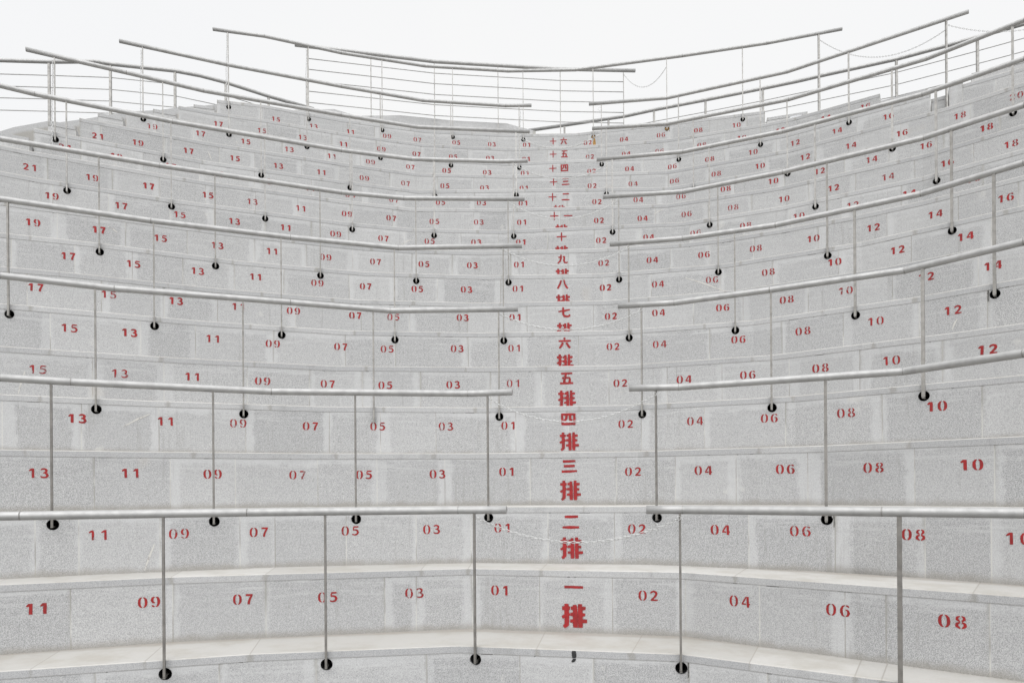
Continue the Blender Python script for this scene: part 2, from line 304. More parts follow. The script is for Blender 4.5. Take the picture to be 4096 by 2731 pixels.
        c = q.mix(q.smooth(q.noise(P, 2.5, 5.0, 0.65), 0.42, 0.68, 0.0, 0.6), c, (0.30, 0.28, 0.245, 1))
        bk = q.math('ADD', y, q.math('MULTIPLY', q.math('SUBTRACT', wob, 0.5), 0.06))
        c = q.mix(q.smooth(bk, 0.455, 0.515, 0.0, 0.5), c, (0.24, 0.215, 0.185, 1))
        rough = 0.65; bstr = 0.1
    b = q.n("ShaderNodeBsdfPrincipled"); q.l(c, b.inputs["Base Color"])
    b.inputs["Roughness"].default_value = rough
    b.inputs["Specular IOR Level"].default_value = 0.3
    bp = q.n("ShaderNodeBump", i_Strength=bstr, i_Distance=0.003); q.l(grain, bp.inputs["Height"])
    q.l(bp.outputs[0], b.inputs["Normal"])
    q.out(b.outputs[0])
    return m

def plain(name, colr, rough=0.8, metal=0.0, scale=20.0, amt=0.15, col2=None, aniso=None):
    m, t = mat(name); q = NT(t)
    tc = q.n("ShaderNodeTexCoord")
    mp = q.n("ShaderNodeMapping"); q.l(tc.outputs["Object"], mp.inputs[0])
    if aniso: mp.inputs["Scale"].default_value = aniso
    f = q.noise(mp.outputs[0], scale, 4.0, 0.6)
    c2 = col2 or tuple(v * (1 - amt * 2) for v in colr)
    c = q.mix(q.smooth(f, 0.35, 0.7), tuple(colr) + (1,), tuple(c2) + (1,))
    b = q.n("ShaderNodeBsdfPrincipled"); q.l(c, b.inputs["Base Color"])
    b.inputs["Metallic"].default_value = metal
    q.l(q.smooth(f, 0.3, 0.7, rough - 0.06, rough + 0.08), b.inputs["Roughness"])
    q.out(b.outputs[0])
    return m

def paint(name, wear):
    """sprayed stencil paint: UV x runs across the stroke (-1..1), soft overspray at its edges, worn patches"""
    m, t = mat(name); q = NT(t)
    tc = q.n("ShaderNodeTexCoord"); P = tc.outputs["Object"]
    uv = q.n("ShaderNodeUVMap", uv_map="UVMap")
    su = q.n("ShaderNodeSeparateXYZ"); q.l(uv.outputs[0], su.inputs[0])
    ax = q.math('ABSOLUTE', su.outputs[0])
    n1 = q.noise(P, 120.0, 3.0, 0.7); n2 = q.noise(P, 22.0, 3.0, 0.6)
    soft = q.math('ADD', ax, q.math('MULTIPLY', q.math('SUBTRACT', n1, 0.5), 0.55))
    a = q.math('SUBTRACT', 1.0, q.smooth(soft, 0.86, 1.06))
    wr = q.smooth(q.math('ADD', n2, q.math('MULTIPLY', q.math('SUBTRACT', n1, 0.5), 0.5)), wear, wear + 0.16, 1.0, 0.12)
    a = q.math('MULTIPLY', a, wr)
    c = q.mix(q.smooth(n2, 0.3, 0.7), (0.26, 0.006, 0.007, 1), (0.175, 0.006, 0.007, 1))
    b = q.n("ShaderNodeBsdfPrincipled"); q.l(c, b.inputs["Base Color"])
    b.inputs["Roughness"].default_value = 0.75
    tr = q.n("ShaderNodeBsdfTransparent")
    mx = q.n("ShaderNodeMixShader")
    q.l(a, mx.inputs[0]); q.l(tr.outputs[0], mx.inputs[1]); q.l(b.outputs[0], mx.inputs[2])
    q.out(mx.outputs[0])
    return m

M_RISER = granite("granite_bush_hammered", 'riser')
M_EDGE = granite("granite_slab_edge", 'edge')
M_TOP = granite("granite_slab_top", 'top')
M_VOID = plain("hole_shade_and_joint_black", (0.012, 0.012, 0.013), 0.9)  # shadow inside the holes painted near black; also used on the open joints
M_PIPE = plain("galvanised_pipe", (0.335, 0.332, 0.325), 0.45, 0.3, 14.0, 0.08)
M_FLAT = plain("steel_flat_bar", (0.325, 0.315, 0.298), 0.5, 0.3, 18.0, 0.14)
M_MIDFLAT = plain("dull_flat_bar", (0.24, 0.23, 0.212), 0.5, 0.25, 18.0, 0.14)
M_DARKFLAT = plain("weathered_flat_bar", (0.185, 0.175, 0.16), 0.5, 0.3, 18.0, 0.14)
M_WELD = plain("weld_tint", (0.27, 0.262, 0.25), 0.5, 0.4, 30.0, 0.2)
M_CHAIN = plain("chain_steel", (0.50, 0.50, 0.49), 0.35, 0.6, 40.0, 0.08)
M_PAINT = paint("red_stencil_paint", 0.66)
M_SPRAY = paint("red_overspray", 0.66)
for nd in M_SPRAY.node_tree.nodes:
    if nd.type == 'MIX_SHADER':
        t_ = M_SPRAY.node_tree; src = nd.inputs[0].links[0].from_socket
        uvn = [n_ for n_ in t_.nodes if n_.type == 'UVMAP'][0]; sp_ = t_.nodes.new("ShaderNodeSeparateXYZ"); t_.links.new(uvn.outputs[0], sp_.inputs[0])
        ab = t_.nodes.new("ShaderNodeMath"); ab.operation = 'ABSOLUTE'; t_.links.new(sp_.outputs[0], ab.inputs[0])
        iv = t_.nodes.new("ShaderNodeMapRange"); iv.interpolation_type = 'SMOOTHSTEP'; t_.links.new(ab.outputs[0], iv.inputs["Value"])
        iv.inputs["From Min"].default_value = 0.15; iv.inputs["From Max"].default_value = 1.0; iv.inputs["To Min"].default_value = 0.26; iv.inputs["To Max"].default_value = 0.0
        mu = t_.nodes.new("ShaderNodeMath"); mu.operation = 'MULTIPLY'; t_.links.new(src, mu.inputs[0]); t_.links.new(iv.outputs[0], mu.inputs[1]); t_.links.new(mu.outputs[0], nd.inputs[0])
M_PAINT_WORN = paint("red_stencil_paint_worn", 0.53)
M_SMEAR = paint("cement_smear", 0.56)
for nd in M_SMEAR.node_tree.nodes:
    if nd.type == 'MIX':
        nd.inputs["A"].default_value = (0.44, 0.43, 0.405, 1); nd.inputs["B"].default_value = (0.43, 0.41, 0.38, 1)
M_FOAM = plain("expanding_foam", (0.36, 0.20, 0.06), 0.9, 0.0, 60.0, 0.3)
M_MORTAR = plain("mortar_patch", (0.50, 0.51, 0.525), 0.85, 0.0, 12.0, 0.1)
M_TAR = plain("black_tar", (0.015, 0.015, 0.016), 0.6)
M_CONC = plain("concrete", (0.36, 0.36, 0.35), 0.85, 0.0, 2.0, 0.08)
M_PAVE = plain("paving", (0.17, 0.165, 0.155), 0.85, 0.0, 1.2, 0.08)

# ------------------------------------------------------------------ mesh helpers
class MB:
    def __init__(s): s.v = []; s.f = []; s.uv = []; s.bk = []; s.mi = []; s.sm = []
    def face(s, pts, uvs=None, bk=(1.0, 0.5), mi=0, smooth=False):
        i = len(s.v); s.v += [tuple(p) for p in pts]
        s.f.append(tuple(range(i, i + len(pts))))
        s.uv.append(uvs or [(0.3, 0.2)] * len(pts)); s.bk.append(bk); s.mi.append(mi); s.sm.append(smooth)
    def tube(s, path, r, n=10, mi=0, cap=True, closed=False):
        P = [Vector(p) for p in path]; m = len(P); rings = []
        prev = None
        for i in range(m):
            if closed: d = P[(i + 1) % m] - P[i - 1]
            elif i == 0: d = P[1] - P[0]
            elif i == m - 1: d = P[-1] - P[-2]
            else: d = (P[i + 1] - P[i]).normalized() + (P[i] - P[i - 1]).normalized()
            d.normalize()
            if prev is None:
                a = Vector((0, 0, 1)) if abs(d.z) < 0.9 else Vector((1, 0, 0))
                u = (a - d * a.dot(d)).normalized()
            else:
                u = (prev - d * prev.dot(d)).normalized()
            prev = u; w = d.cross(u)
            rings.append([P[i] + (u * math.cos(2 * math.pi * j / n) + w * math.sin(2 * math.pi * j / n)) * r for j in range(n)])
        base = len(s.v)
        for rg in rings: s.v += [tuple(p) for p in rg]
        for i in range(m if closed else m - 1):
            a0 = base + i * n; b0 = base + ((i + 1) % m) * n
            for j in range(n):
                k = (j + 1) % n
                s.f.append((a0 + j, a0 + k, b0 + k, b0 + j)); s.uv.append([(0.3, 0.2)] * 4); s.bk.append((1, .5)); s.mi.append(mi); s.sm.append(True)
        if cap and not closed:
            s.f.append(tuple(base + j for j in range(n))[::-1]); s.f.append(tuple(base + (m - 1) * n + j for j in range(n)))
            for _ in range(2): s.uv.append([(0.3, 0.2)] * n); s.bk.append((1, .5)); s.mi.append(mi); s.sm.append(False)
    def prism(s, quad0, quad1, mi=0):
        a, b = [Vector(p) for p in quad0], [Vector(p) for p in quad1]
        n = len(a)
        s.face(a[::-1], mi=mi); s.face(b, mi=mi)
        for i in range(n):
            j = (i + 1) % n
            s.face([a[i], a[j], b[j], b[i]], mi=mi)
    def build(s, name, mats, parent=None):
        me = bpy.data.meshes.new(name)
        me.from_pydata(s.v, [], s.f)
        u = me.uv_layers.new(name="UVMap"); b = me.uv_layers.new(name="blk")
        li = 0
        for fi, f in enumerate(s.f):
            for j in range(len(f)):
                u.data[li].uv = s.uv[fi][j]; b.data[li].uv = s.bk[fi]; li += 1
        for m in (mats if isinstance(mats, (list, tuple)) else [mats]): me.materials.append(m)
        me.polygons.foreach_set("material_index", s.mi)
        me.polygons.foreach_set("use_smooth", s.sm)
        me.update()
        o = bpy.data.objects.new(name, me); col.objects.link(o)
        if parent is not None:
            o.parent = parent
            o.matrix_parent_inverse = Matrix.Translation(-Vector(parent.location))
        return o

def empty(name, loc, label=None, cat=None, group=None):
    o = bpy.data.objects.new(name, None); col.objects.link(o); o.location = loc
    o.empty_display_size = 0.1
    tag(o, label, cat, group); return o
def tag(o, label=None, cat=None, group=None, kind=None):
    if label: o["label"] = label
    if cat: o["category"] = cat
    if group: o["group"] = group
    if kind: o["kind"] = kind
    return o

# ------------------------------------------------------------------ the plan of the stand
EDGE = D['EDGE']; NR = 17
def zt(k):
    """height of tread k above the paving"""
    if k < 0: return 0.0
    return D['Z0'] + 0.5 * k + (D['Z16'] if k == 16 else 0.0)
class Poly:
    def __init__(s, pts):
        s.p = [Vector(q) for q in pts]
        s.seg = [(b - a) for a, b in zip(s.p[:-1], s.p[1:])]
        s.len = [d.length for d in s.seg]
        s.cum = [0.0]
        for L in s.len: s.cum.append(s.cum[-1] + L)
        s.nor = [Vector((d.y, -d.x)).normalized() for d in s.seg]
    def idx(s, t):
        for i in range(len(s.len)):
            if t <= s.cum[i + 1] or i == len(s.len) - 1: return i
    def miter(s, i, off):
        if i == 0: return s.p[0] + s.nor[0] * off
        if i == len(s.p) - 1: return s.p[-1] + s.nor[-1] * off
        a, b = s.nor[i - 1], s.nor[i]; h = (a + b).normalized()
        return s.p[i] + h * (off / max(0.3, h.dot(a)))
    def at(s, t, off=0.0, z=0.0):
        i = s.idx(t); u = (t - s.cum[i]) / s.len[i]
        q = s.miter(i, off).lerp(s.miter(i + 1, off), u)
        return Vector((q.x, q.y, z))
    def tan(s, t): return s.seg[s.idx(t)].normalized()
    def normal(s, t): n = s.nor[s.idx(t)]; return Vector((n.x, n.y, 0))
PL_ = {k: Poly(EDGE[k]) for k in range(NR)}
SLAB = 0.055
HOLE_R = 0.0425
def hole_z(k): return zt(k) - (0.108 if k == 16 else 0.099)

def ranges(k):
    L = PL_[k].cum[-1]; a, b = 0.0, L
    if k in D['END']:
        l, r = D['END'][k]
        a = l if l is not None else a
        b = r if r is not None else b
    out = [(a, b)]
    if k == 14: out.append((D['RES'][k], L))
    return out

def cuts(a, b, lo, hi, r, fixed=None):
    """joint positions between a and b"""
    js = [a]
    if fixed:
        js += [x for x in fixed if a < x < b]
        s = js[-1] + r.uniform(lo, hi)
        x = fixed[0] - r.uniform(lo, hi)
        while x > a + .2: js.append(x); x -= r.uniform(lo, hi)
    else:
        s = a + r.uniform(lo * .5, hi)
    while s < b - 0.25: js.append(s); s += r.uniform(lo, hi)
    js.append(b)
    return sorted(js)

NO_HOLE = {(4, 2)}
FOAM = {(16, 5), (16, 6)}
CN = {0: 'podium', 1: 'first', 2: 'second', 3: 'third', 4: 'fourth', 5: 'fifth', 6: 'sixth', 7: 'seventh', 8: 'eighth',
      9: 'ninth', 10: 'tenth', 11: 'eleventh', 12: 'twelfth', 13: 'thirteenth', 14: 'fourteenth', 15: 'fifteenth', 16: 'sixteenth'}
CH = {1: '一', 2: '二', 3: '三', 4: '四', 5: '五', 6: '六', 7: '七', 8: '八', 9: '九', 10: '十', 11: '十一', 12: '十二', 13: '十三', 14: '十四', 15: '十五', 16: '十六'}

def build_riser(k, root, rng, first):
    pl = PL_[k]; mb = MB(); ztop = zt(k) - SLAB; zb = zt(k - 1) - 0.01 if k else 0.0
    rr = random.Random(100 + k)
    fixed = D['J'].get('r%d' % k)
    holes = [(s, i) for i, s in enumerate(D['HOLE'].get(k, [])) if (k, i) not in NO_HOLE]
    off = -0.003
    for (a, b) in [rng]:
        js = cuts(a, b, 0.5, 0.86, rr, fixed if first else None)
        for j0, j1 in zip(js[:-1], js[1:]):
            rv_ = rr.random(); w = j1 - j0
            br = sorted(set([j0, j1] + [c for c in pl.cum if j0 + .002 < c < j1 - .002] +
                            [x for s, i in holes for x in (s - .06, s + .06) if j0 < x < j1]))
            for x0, x1 in zip(br[:-1], br[1:]):
                hs_ = [(s, i) for s, i in holes if x0 < s < x1 or abs((x0 + x1) / 2 - s) < .061]
                def P(s, z, o=off): return pl.at(s, o, z)
                def U(s, z): return (s - j0, ztop - z)
                if not any(abs((x0 + x1) / 2 - s) < .061 for s, i in hs_):
                    q = [(x0, zb), (x1, zb), (x1, ztop), (x0, ztop)]
                    mb.face([P(*c) for c in q], [U(*c) for c in q], (w, rv_))
                else:
                    s = [s for s, i in hs_][0]; hz = hole_z(k); zl = hz - .06; zu = min(ztop, hz + .06)
                    q = [(x0, zb), (x1, zb), (x1, zl), (x0, zl)]
                    mb.face([P(*c) for c in q], [U(*c) for c in q], (w, rv_))
                    if zu < ztop - 1e-4:
                        q = [(x0, zu), (x1, zu), (x1, ztop), (x0, ztop)]
                        mb.face([P(*c) for c in q], [U(*c) for c in q], (w, rv_))
                    # plate with the part of the circle that falls in this column
                    N = 16; lo_, hi_ = max(x0, s - HOLE_R), min(x1, s + HOLE_R)
                    xs = [lo_ + (hi_ - lo_) * (0.5 - 0.5 * math.cos(math.pi * i / N)) for i in range(N + 1)]
                    if x0 < lo_ - 1e-5:
                        q = [(x0, zl), (lo_, zl), (lo_, zu), (x0, zu)]
                        mb.face([P(*c) for c in q], [U(*c) for c in q], (w, rv_))
                    if x1 > hi_ + 1e-5:
                        q = [(hi_, zl), (x1, zl), (x1, zu), (hi_, zu)]
                        mb.face([P(*c) for c in q], [U(*c) for c in q], (w, rv_))
                    for u0, u1 in zip(xs[:-1], xs[1:]):
                        h0 = math.sqrt(max(0, HOLE_R ** 2 - (u0 - s) ** 2)); h1 = math.sqrt(max(0, HOLE_R ** 2 - (u1 - s) ** 2))
                        for q in ([(u0, zl), (u1, zl), (u1, hz - h1), (u0, hz - h0)], [(u0, hz + h0), (u1, hz + h1), (u1, zu), (u0, zu)]):
                            mb.face([P(*c) for c in q], [U(*c) for c in q], (w, rv_))
        # slivers of open joint under the slab
        for _ in range(int((b - a) * 1.3)):
            sx = rr.uniform(a + .1, b - .1); wd_ = rr.choice((.012, .02, .03, .09)); hh = rr.uniform(.0015, .0035)
            zz_ = ztop - .001
            mb.face([pl.at(sx, off + .0008, zz_ - hh), pl.at(sx + wd_, off + .0008, zz_ - hh), pl.at(sx + wd_, off + .0008, zz_), pl.at(sx, off + .0008, zz_)], mi=1)
        # closed ends of the row
        for e, sg in ((a, -1), (b, 1)):
            if 0.01 < e < pl.cum[-1] - 0.01:
                q = [pl.at(e, off, zb), pl.at(e, -.58, zb), pl.at(e, -.58, ztop), pl.at(e, off, ztop)]
                if sg < 0: q = q[::-1]
                mb.face(q, [(0.02, .4), (.5, .4), (.5, 0), (0.02, 0)], (.55, .9))
        if k == 16:
            bb = [a] + [c for c in pl.cum if a < c < b] + [b]
            for x0, x1 in zip(bb[:-1], bb[1:]):
                mb.face([pl.at(x1, -.6, zb), pl.at(x0, -.6, zb), pl.at(x0, -.6, ztop), pl.at(x1, -.6, ztop)])
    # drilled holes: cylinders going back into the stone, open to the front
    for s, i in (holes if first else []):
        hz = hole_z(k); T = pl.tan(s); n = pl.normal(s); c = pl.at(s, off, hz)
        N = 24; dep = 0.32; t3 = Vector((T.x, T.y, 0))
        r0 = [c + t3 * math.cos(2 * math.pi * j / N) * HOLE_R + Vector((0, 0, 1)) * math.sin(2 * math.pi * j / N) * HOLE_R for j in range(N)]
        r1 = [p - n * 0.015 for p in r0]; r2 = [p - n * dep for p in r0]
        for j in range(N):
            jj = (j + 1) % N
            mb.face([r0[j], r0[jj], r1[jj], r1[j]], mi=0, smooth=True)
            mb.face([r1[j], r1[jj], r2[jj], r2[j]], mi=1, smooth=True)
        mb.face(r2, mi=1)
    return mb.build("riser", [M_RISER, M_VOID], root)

def build_tread(k, root, rng, first):
    pl = PL_[k]; mb = MB(); z = zt(k); rr = random.Random(300 + k)
    fixed = D['J'].get('s%d' % k)
    prof = [(-.02, z - SLAB), (0, z - SLAB), (0, z - .006), (-.005, z), (-.62, z)]
    vv = [0.075, .055, .005, 0.0, .616]
    for (a, b) in [rng]:
        js = cuts(a, b, 0.8, 1.25, rr, fixed if first else None)
        for j0, j1 in zip(js[:-1], js[1:]):
            rv_ = rr.random(); w = j1 - j0
            br = sorted(set([j0, j1] + [c for c in pl.cum if j0 + .002 < c < j1 - .002]))
            for x0, x1 in zip(br[:-1], br[1:]):
                for i in range(4):
                    (o0, z0), (o1, z1) = prof[i], prof[i + 1]
                    top = i >= 2
                    v0, v1 = vv[i], vv[i + 1]
                    if i == 3: v0 = 0.004
                    mb.face([pl.at(x0, o0, z0), pl.at(x1, o0, z0), pl.at(x1, o1, z1), pl.at(x0, o1, z1)],
                            [(x0 - j0, v0), (x1 - j0, v0), (x1 - j0, v1), (x0 - j0, v1)], (w, rv_), mi=1 if top else 0)
        for e, sg in ((a, -1), (b, 1)):
            if 0.01 < e < pl.cum[-1] - 0.01:
                q = [pl.at(e, o, zz) for o, zz in prof] + [pl.at(e, -.62, z - SLAB)]
                if sg > 0: q = q[::-1]
                mb.face(q, [(.1, .03)] * 6, (.6, .5))
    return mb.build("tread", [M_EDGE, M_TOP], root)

# ------------------------------------------------------------------ stencilled digits and characters
DIG = {
 '0': [[(.33, .985, .05), (.19, .90, .13), (.10, .72, .19), (.085, .5, .20), (.10, .28, .19), (.19, .10, .13), (.33, .015, .05)],
       [(.43, .985, .05), (.57, .90, .13), (.66, .72, .19), (.675, .5, .20), (.66, .28, .19), (.57, .10, .13), (.43, .015, .05)]],
 '1': [[(.14, .73, .09), (.30, .83, .17), (.42, .90, .2)], [(.50, .99, .20), (.49, .5, .21), (.48, .0, .22)]],
 '2': [[(.06, .72, .08), (.14, .86, .15), (.36, .94, .15), (.58, .84, .19), (.62, .66, .20), (.50, .44, .18), (.30, .24, .15), (.10, .09, .10)],
       [(.07, .07, .14), (.45, .07, .15), (.76, .08, .10)]],
 '3': [[(.06, .83, .10), (.20, .93, .14), (.42, .94, .16), (.58, .82, .20), (.55, .64, .18), (.38, .53, .12), (.24, .52, .08)],
       [(.40, .50, .10), (.58, .42, .18), (.66, .27, .21), (.56, .10, .18), (.34, .05, .14), (.14, .08, .13), (.04, .19, .10)]],
 '4': [[(.46, .97, .10), (.28, .66, .13), (.07, .33, .11)], [(.03, .30, .13), (.42, .30, .13)], [(.59, .99, .20), (.59, .5, .21), (.59, .0, .21)], [(.68, .30, .12), (.80, .30, .12)]],
 '5': [[(.16, .92, .15), (.45, .92, .15), (.70, .93, .13)], [(.17, .88, .11), (.15, .60, .11)],
       [(.13, .55, .09), (.32, .62, .14), (.56, .54, .19), (.66, .34, .21), (.55, .12, .18), (.32, .05, .14), (.12, .09, .12), (.04, .18, .09)]],
 '6': [[(.38, .96, .06), (.20, .86, .14), (.10, .62, .20), (.10, .36, .22), (.18, .12, .16), (.34, .02, .06)], [(.45, .95, .08), (.60, .90, .14), (.68, .80, .11)],
       [(.42, .60, .07), (.60, .52, .16), (.67, .32, .21), (.60, .12, .17), (.44, .02, .07)]],
 '7': [[(.06, .91, .16), (.4, .91, .17), (.72, .92, .16)], [(.64, .88, .14), (.47, .58, .18), (.36, .28, .20), (.32, .0, .21)]],
 '8': [[(.34, .97, .06), (.16, .88, .14), (.13, .72, .17), (.32, .56, .08)], [(.44, .97, .06), (.60, .88, .14), (.62, .72, .17), (.45, .56, .08)],
       [(.33, .50, .08), (.12, .38, .17), (.10, .20, .19), (.33, .02, .08)], [(.44, .50, .08), (.64, .38, .17), (.66, .20, .19), (.44, .02, .08)]],
 '9': [[(.32, .97, .07), (.14, .88, .17), (.08, .68, .21), (.15, .48, .16), (.34, .40, .07)], [(.08, .20, .11), (.16, .10, .14), (.30, .05, .08)],
       [(.42, .97, .06), (.58, .88, .16), (.66, .62, .22), (.65, .36, .20), (.55, .12, .14), (.40, .03, .06)]],
}
CJK = {   # box 1 x 1
 '一': [[(-.02, .5, .13), (.5, .5, .13), (1.02, .49, .13)]],
 '二': [[(.14, .86, .13), (.5, .86, .15), (.94, .87, .14)], [(0, .13, .11), (.5, .13, .16), (1, .13, .12)]],
 '三': [[(.08, .88, .15), (.5, .89, .15), (.90, .90, .13)], [(.14, .52, .15), (.5, .53, .15), (.86, .54, .15)], [(0, .12, .15), (.5, .13, .15), (1.0, .15, .11)]],
 '四': [[(.06, .98, .14), (.08, .02, .14)], [(.06, .9, .14), (.94, .9, .14)], [(.93, .98, .15), (.91, .02, .15)], [(.38, .84, .15), (.34, .52, .15), (.18, .34, .11)],
       [(.62, .84, .15), (.62, .46, .15), (.78, .40, .11)], [(.06, .12, .15), (.92, .12, .15)]],
 '五': [[(.08, .92, .12), (.94, .93, .12)], [(.46, .88, .14), (.36, .5, .15), (.30, .12, .15)], [(.14, .54, .12), (.78, .54, .12)], [(.76, .52, .14), (.72, .12, .15)], [(0, .07, .13), (1.0, .07, .13)]],
 '六': [[(.42, .98, .13), (.54, .84, .13)], [(.0, .68, .12), (.5, .69, .13), (1, .69, .12)], [(.36, .54, .14), (.24, .26, .14), (.06, .02, .13)], [(.62, .54, .14), (.76, .26, .15), (.92, .02, .14)]],
 '七': [[(.0, .56, .10), (.5, .64, .13), (1.0, .74, .10)], [(.42, 1.0, .14), (.42, .30, .15), (.52, .10, .15), (.80, .06, .13), (.95, .12, .13), (.98, .28, .10)]],
 '八': [[(.38, .94, .12), (.27, .55, .15), (.04, .06, .15)], [(.62, .99, .10), (.70, .55, .12), (.84, .24, .15), (.98, .06, .13)]],
 '九': [[(.12, .70, .11), (.44, .74, .13)], [(.38, 1.0, .13), (.38, .62, .16), (.30, .30, .15), (.06, .02, .12)], [(.54, .76, .12), (.74, .76, .12)], [(.72, .80, .14), (.66, .35, .15), (.72, .12, .14), (.96, .08, .10), (.98, .22, .08)]],
 '十': [[(.0, .50, .11), (.5, .50, .12), (1, .50, .11)], [(.5, 1.0, .12), (.5, .5, .13), (.5, .0, .12)]],
 '排': [[(.19, 1.0, .13), (.20, .5, .15), (.20, .12, .14), (.07, .01, .10)], [(0, .81, .12), (.34, .81, .12)], [(.0, .42, .10), (.33, .58, .10)],
       [(.55, .96, .12), (.56, .5, .15), (.56, .0, .15)], [(.37, .82, .11), (.52, .82, .11)], [(.35, .56, .11), (.52, .56, .11)], [(.34, .28, .10), (.52, .28, .10)],
       [(.77, 1.0, .13), (.77, .5, .15), (.77, .0, .15)], [(.83, .82, .12), (1.0, .81, .10)], [(.83, .56, .11), (.98, .54, .09)], [(.83, .28, .12), (1.06, .28, .11)]],
}
def strokes(mb, k, s0, z0, sx, sz, glyph, level, tilt=0.0, fat=1.0):
    """lay strokes on riser k with lower left corner at arc length s0, height z0"""
    pl = PL_[k]
    for st in glyph:
        # densify
        pts = []
        for (a, b) in zip(st[:-1], st[1:]):
            for i in range(3): 
                u = i / 3; pts.append(tuple(a[j] + (b[j] - a[j]) * u for j in range(3)))
        pts.append(st[-1])
        P = [(p[0] * sx + p[1] * sz * tilt, p[1] * sz, p[2] * sx * 0.5 * fat) for p in pts]
        # pull the ends out a little so the sprayed falloff keeps the stroke's length
        L, Rr = [], []
        for i, (x, z, h) in enumerate(P):
            a = P[max(0, i - 1)]; b = P[min(len(P) - 1, i + 1)]
            dx, dz = b[0] - a[0], b[1] - a[1]; m = math.hypot(dx, dz) or 1
            nx, nz = -dz / m, dx / m; h *= 1.16
            L.append((x + nx * h, z + nz * h)); Rr.append((x - nx * h, z - nz * h))
        off = -0.003 + 0.0018 + 0.00012 * level[0]; level[0] += 1
        zt_ = z0
        lim = zt(k) - SLAB - .0005
        for i in range(len(P) - 1):
            def w3(c): return pl.at(s0 + c[0], off, min(lim, zt_ + c[1]))
            e0 = 0.9 if i == 0 else 0.0; e1 = 0.9 if i == len(P) - 2 else 0.0
            c0 = ((L[i][0] + Rr[i][0]) / 2, (L[i][1] + Rr[i][1]) / 2); c1 = ((L[i + 1][0] + Rr[i + 1][0]) / 2, (L[i + 1][1] + Rr[i + 1][1]) / 2)
            mb.face([w3(Rr[i]), w3(Rr[i + 1]), w3(c1), w3(c0)], [(-1, 0), (-1, 0), (-e1 * .75, 0), (-e0 * .75, 0)])
            mb.face([w3(c0), w3(c1), w3(L[i + 1]), w3(L[i])], [(e0 * .75, 0), (e1 * .75, 0), (1, 0), (1, 0)])

WORN = {(5, '15'), (5, '13'), (7, '15'), (2, '11'), (2, '09'), (14, '09'), (14, '13'), (16, '15'), (16, '13'), (13, '18'), (13, '20'), (8, '09'),
        (15, '13'), (4, '09'), (15, '02'), (15, '15'), (12, '16'), (14, '19'), (10, '15'), (7, '05'), (16, '07'), (5, '01'), (14, '02')}
BOLD = {(5, '09'), (6, '13'), (8, '02'), (5, '12'), (1, '11'), (4, '13'), (13, '21'), (12, '18'), (3, '10'), (4, '10'), (9, '17'), (11, '17')}

def row_thing(k):
    pl = PL_[k]
    base = pl.at(pl.cum[-1] * .5, 0, zt(k - 1) if k else 0)
    if k == 0:
        lab = "lowest granite step at the very bottom, with post holes but no red seat numbers"
    elif k <= 10:
        lab = "curved granite seating row painted %s排 in red, %s row from the bottom" % (CH[k], CN[k])
    else:
        lab = "curved granite seating row painted %s in red, %s row from the bottom" % (CH[k], CN[k])
    if k == 16: lab = "topmost curved granite seating row painted 十六, two holes plugged with brown foam"
    root = empty("seating_row", base, lab, "seating row", "curved granite seating rows")
    for ri, rng in enumerate(ranges(k)):
        build_riser(k, root, rng, ri == 0)
        build_tread(k, root, rng, ri == 0)
    if k == 0: return root
    rr = random.Random(500 + k)
    zb = zt(k - 1)
    for (txt, s, dz) in D['NUM'][k]:
        if s < ranges(k)[0][0] or s > PL_[k].cum[-1]: continue
        mb = MB(); lv = [0]
        worn = (k, txt) in WORN or rr.random() < 0.10
        fat = 1.22 if (k, txt) in BOLD else rr.uniform(0.94, 1.1)
        if worn: fat *= 0.9
        if k >= 7: fat *= 1.12
        h = 0.079; pitch = 0.087; wx = 0.079
        dz = 0.307 + (dz - 0.307) * 0.6
        tl = rr.uniform(-.03, .03)
        for c, cx in ((txt[0], -pitch / 2), (txt[1], pitch / 2)):
            strokes(mb, k, s + cx - 0.38 * wx, zb + dz - h / 2, wx, h, DIG[c], lv, tl, fat)
        if False:
            hb = MB(); lh = [-6]
            strokes(hb, k, s - .09, zb + dz - .07, .2, .13, [[(.05, .4, .3), (.4, .5, .8), (.75, .35, .9), (1.0, .2, .4)]], lh)
            ho = hb.build("overspray", M_SPRAY, root); ho["label"] = "faint red overspray around 09"
        o = mb.build("seat_number", M_PAINT_WORN if worn else M_PAINT, root)
        o["label"] = ("worn faded red stencilled " if worn else "red stencilled ") + txt
    for (c, s, dz) in D['MARK'][k]:
        mb = MB(); lv = [0]
        if c == '排':
            dz = 0.139; w = h = 0.185
            if k == 1: dz = .135; w = .19; h = .19
        else:
            h = 0.125; w = 0.145; dz = 0.364
            if c == '一': h = .12
            if k > 10: w = h = .128
        if c in '排四八七六五':
            hb = MB(); lh = [-6]
            strokes(hb, k, s - w / 2, zb + dz - h / 2, w, h, CJK[c], lh, 0, 2.3)
            ho = hb.build("overspray", M_SPRAY, root); ho["label"] = "faint red overspray around " + c
        strokes(mb, k, s - w / 2, zb + dz - h / 2, w, h, CJK[c], lv, 0, 1.25 if (c == '排' and k == 1) else 1.02)
        o = mb.build("row_character", M_PAINT, root); o["label"] = "red stencilled " + c
    if k > 10:   # the character below, mostly hidden by the tread in front
        s = sum(q[1] for q in D['MARK'][k]) / 2; mb = MB(); lv = [0]
        strokes(mb, k, s - .09, zb + .139 - .0925, .185, .185, CJK['排'], lv)
        o = mb.build("row_character", M_PAINT, root); o["label"] = "red stencilled 排"
    return root

ROOT = {}
for k in range(NR): ROOT[k] = row_thing(k)

